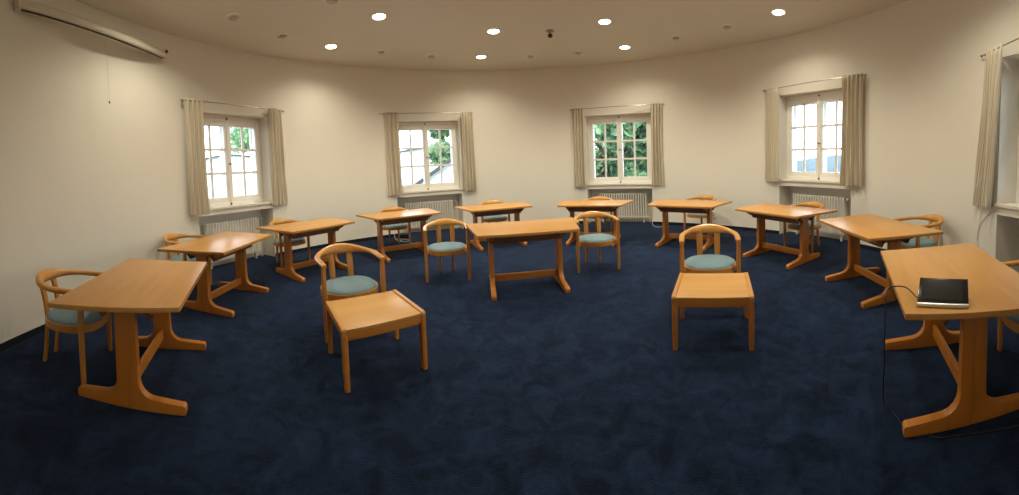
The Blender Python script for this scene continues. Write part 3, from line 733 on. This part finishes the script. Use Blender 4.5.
bm = bmesh.new(); box(bm, (0, 0.0 * iy, 0.006), (Ls - 0.1, 0.02, 0.010), 0.003); link('bottom_slat', bm, M['dark'], root)
for s in (-1, 1):
    bm = bmesh.new(); box(bm, (s * (Ls / 2 - 0.008), 0, 0.062), (0.028, 0.112, 0.128), 0.006); link('end_cap', bm, M['white_metal'], root)
    bm = bmesh.new(); box(bm, (s * (Ls / 2 - 0.012), -0.06 * iy, 0.09), (0.03, 0.05, 0.05), 0.003); link('wall_bracket', bm, M['chrome'], root)
bm = bmesh.new(); lathe(bm, [(0, 0), (0.022, 0), (0.026, 0.01), (0.022, 0.022), (0, 0.022)], 14, Matrix.Translation((Ls / 2 - 0.03, 0.055 * iy, 0.10)) @ Matrix.Rotation(-iy * PI / 2, 4, 'X')); link('adjusting_knob', bm, M['dark'], root)
bm = bmesh.new(); sweep(bm, [(0.0, 0.02 * iy, 0.0), (0.0, 0.02 * iy, -0.82)], (0.004, 0.004), up=Vector((0, 1, 0)), n=6, power=2); cord = link('pull_cord', bm, M['cable_white'], root)
bm = bmesh.new(); lathe(bm, [(0, 0), (0.006, -0.004), (0.011, -0.02), (0.011, -0.03), (0, -0.036)], 12, Matrix.Translation((0, 0.02 * iy, -0.82))); link('cord_knob', bm, M['brass'], cord)

# ------------------------------------------------------------------ cables and sockets
bm = bmesh.new(); o5 = [wp(R(a), -0.012, z) for a, z in ((-40.2, 0.93), (-38.41, 0.859), (-36.9, 0.717), (-36.38, 0.559), (-36.65, 0.416), (-37.2, 0.2), (-37.3, 0.07))]
sweep(bm, bez(o5, 8), (0.008, 0.008), n=6, power=2); tag(link('wall_cable', bm, M['cable_white']), 'pale cable curving down the wall below the right-edge curtain', 'cable')
bm = bmesh.new()
sweep(bm, bez([wp(R(50.2), -0.03, 0.66), wp(R(50.1), -0.05, 0.35), wp(R(50.3), -0.10, 0.10), (3.18, 7.04, 0.006), (3.20, 6.86, 0.006), (3.36, 6.84, 0.006), (3.40, 7.0, 0.006), wp(R(46), -0.05, 0.006)], 10), (0.009, 0.009), n=6, power=2)
tag(link('floor_cable', bm, M['cable_white']), 'white cable looping on the carpet at the foot of the green window radiator', 'cable')
bm = bmesh.new()
sweep(bm, bez([(-2.54, 7.04, 0.20), (-2.55, 6.99, 0.06), (-2.47, 6.90, 0.006), (-2.36, 6.76, 0.006), (-2.22, 6.74, 0.006), (-2.17, 6.84, 0.006), (-2.26, 6.95, 0.010), (-2.42, 6.93, 0.012), (-2.44, 6.83, 0.012), (-2.30, 6.79, 0.012)], 8), (0.010, 0.010), n=6, power=2)
tag(link('coiled_cable', bm, M['cable_white']), 'coiled white cable on the carpet under the chair left of the second radiator', 'cable')
bm = bmesh.new(); box(bm, (0, 0, 0.055), (0.23, 0.07, 0.11), 0.008)
pw = link('power_strip_box', bm, M['black'], loc=(-2.36, 7.02, 0)); pw.rotation_euler = (0, 0, 0.35)
tag(pw, 'small black box on the carpet against the wall by the coiled cable', 'box')
for ang, z, lb in ((163.2, 0.30, 'pale wall socket behind the chair beside the leftmost radiator'), (32.2, 0.28, 'pale wall socket on the wall right of the green window')):
    p = wp(R(ang), -0.006, z)
    root = empty('wall_socket', p, R(ang) + PI / 2, lb, 'socket', 'wall sockets')
    bm = bmesh.new(); box(bm, (0, 0, 0), (0.085, 0.014, 0.16), 0.004); link('cover_plate', bm, M['white_metal'], root)
    for k in (-1, 1):
        bm = bmesh.new(); lathe(bm, [(0.0, 0.002), (0.022, 0.002), (0.024, 0.008), (0.028, 0.008), (0.028, 0.0)], 16, Matrix.Translation((0, 0.006, k * 0.036)) @ Matrix.Rotation(-PI / 2, 4, 'X')); link('outlet', bm, M['paint'], root)
# sheets of paper on the right-edge window sill
mt5 = local_mt(5)
for k, (x, y, a) in enumerate(((-0.62, 0.03, 0.3), (-0.40, 0.06, -0.5))):
    bm = bmesh.new(); box(bm, (0, 0, 0.002), (0.21, 0.15, 0.004), 0.0)
    o = link('paper_sheet', bm, M['paper'], smooth=None); o.matrix_world = mt5 @ Matrix.Translation((x, y, ZW[5][1] + 0.0225 + 0.0045 * k)) @ Matrix.Rotation(a, 4, 'Z')
    tag(o, ('white paper sheet on the right-edge sill, next to the curtain', 'white paper sheet on the right-edge sill, cut by the photo edge')[k], 'paper')

# ------------------------------------------------------------------ outside
GZ = -7.0
bm = bmesh.new(); box(bm, (0, 150, GZ - 0.5), (700, 500, 1.0)); tag(link('ground_outside', bm, M['ground'], smooth=None), kind='structure')
def tree(x, y, z, r, h, seed, n, label, name='leafy_tree'):
    rnd = random.Random(seed); root = empty(name, (x, y, GZ), 0, label, 'tree', 'trees outside the windows')
    bm = bmesh.new(); top = z - GZ
    sweep(bm, bez([(0, 0, 0), (0.1, 0.05, top * 0.5), (-0.1, 0.1, top), (0.05, 0, top + h * 0.6)], 5), [(0.42 - 0.34 * i / 15, 0.42 - 0.34 * i / 15) for i in range(16)], n=8, power=2)
    for k in range(6):
        a = rnd.uniform(0, 2 * PI); zb = top - h * 0.3 + rnd.uniform(0, h * 0.7)
        sweep(bm, [(0, 0, zb), (math.cos(a) * r * 0.4, math.sin(a) * r * 0.4, zb + h * 0.2), (math.cos(a) * r * 0.8, math.sin(a) * r * 0.8, zb + h * 0.45)], [(0.14, 0.14), (0.09, 0.09), (0.03, 0.03)], n=6, power=2)
    link('trunk', bm, M['bark'], root)
    bm = bmesh.new()
    blobs = []
    for _ in range(14):
        a = rnd.uniform(0, 2 * PI); q = rnd.uniform(0.1, 0.75) ** 0.7; zz = rnd.uniform(-0.8, 0.85)
        blobs.append((math.cos(a) * r * q, math.sin(a) * r * q, top + zz * h, r * rnd.uniform(0.28, 0.45)))
    for _ in range(n):
        b = rnd.choice(blobs); v = Vector((rnd.gauss(0, 1), rnd.gauss(0, 1), rnd.gauss(0, 1))).normalized() * b[3] * rnd.uniform(0.65, 1.05)
        p = Vector(b[:3]) + v; s = rnd.uniform(0.16, 0.30)
        d1 = Vector((rnd.gauss(0, 1), rnd.gauss(0, 1), rnd.gauss(0, 1))).normalized(); d2 = d1.orthogonal().normalized()
        bm.faces.new([bm.verts.new(p + d1 * s), bm.verts.new(p + d2 * s * 0.55), bm.verts.new(p - d1 * s), bm.verts.new(p - d2 * s * 0.55)])
    link('foliage', bm, M['leaf'], root, smooth=None)
tree(4.0, 14.0, 1.2, 2.6, 3.2, 11, 6000, 'leafy tree filling the left panes of the green window')
tree(9.6, 17.5, 1.8, 2.9, 3.6, 12, 6000, 'leafy tree filling the right panes of the green window')
tree(8.2, 25.5, 2.5, 4.2, 4.5, 13, 7000, 'taller tree behind the other two outside the green window')
tree(-3.0, 21.5, 4.0, 2.1, 2.8, 14, 4000, 'tree top seen in the right half of the second window from the left')
tree(-26.5, 28.8, 7.0, 3.8, 2.8, 15, 5000, 'tree top behind the white house outside the leftmost window')
def house(x, y, rz, w_, d_, eaves, rise, label, wins, dark_verge=False):
    root = empty('house', (x, y, GZ), rz, label, 'house', 'white houses outside the windows')
    e = eaves - GZ
    bm = bmesh.new(); prism(bm, [(-w_ / 2, 0), (w_ / 2, 0), (w_ / 2, e), (0, e + rise), (-w_ / 2, e)], -d_ / 2, d_ / 2, 0, Matrix(((1, 0, 0, 0), (0, 0, 1, 0), (0, 1, 0, 0), (0, 0, 0, 1))))
    link('wall', bm, M['render'], root, smooth=None)
    for s in (-1, 1):
        ln = math.hypot(w_ / 2, rise) + 0.4; an = math.atan2(rise, w_ / 2)
        bm = bmesh.new(); box(bm, (s * (w_ / 4 + 0.15), 0, e + rise / 2 - 0.0), (ln, d_ + 0.6, 0.12), 0, Matrix.Rotation(s * an, 4, 'Y')); link('roof', bm, M['roof'], root, smooth=None)
        bm = bmesh.new(); box(bm, (s * (w_ / 4 + 0.15), -d_ / 2 - 0.33, e + rise / 2 - 0.03), (ln, 0.06, 0.16 if dark_verge else 0.10), 0, Matrix.Rotation(s * an, 4, 'Y')); link('verge_board', bm, M['verge'], root, smooth=None)
    for (a, b) in wins:
        bm = bmesh.new(); box(bm, (a, -d_ / 2 - 0.02, b - GZ), (0.9, 0.06, 1.2)); wf = link('window', bm, M['paint'], root, smooth=None)
        bm = bmesh.new(); box(bm, (a, -d_ / 2 - 0.055, b - GZ), (0.74, 0.02, 1.04)); link('pane', bm, M['hglass'], wf, smooth=None)
house(-2.2, 16.5, 0.15, 7.5, 4.0, -0.2, 2.4, 'white gabled house with dark verge outside the second window from the left', [], True)
house(-7.0, 30.0, 0.1, 16.0, 6.0, 2.6, 0.8, 'long white house behind the gabled one, second window from the left', [(-3, 1.0)])
house(-21.0, 19.0, 0.85, 13.0, 7.0, 2.6, 0.9, 'wide white house outside the leftmost window', [(-4.5, 3.2), (3.4, 0.4)])
bm = bmesh.new()
prev = None; rnd = random.Random(4)
for i in range(40):
    a = R(-30 + i * 2.2); d = 260
    x, y = math.cos(a) * d, math.sin(a) * d; h = 5.0 + 3.5 * math.sin(i * 0.33) + 1.5 * math.sin(i * 0.9)
    cur = [bm.verts.new((x, y, GZ)), bm.verts.new((x * 1.15, y * 1.15, GZ + 8 + h)), bm.verts.new((x * 1.5, y * 1.5, GZ))]
    if prev:
        for k in range(2): bm.faces.new((prev[k], cur[k], cur[k + 1], prev[k + 1]))
    prev = cur
tag(link('hills_outside', bm, M['hill'], smooth=40), kind='structure')
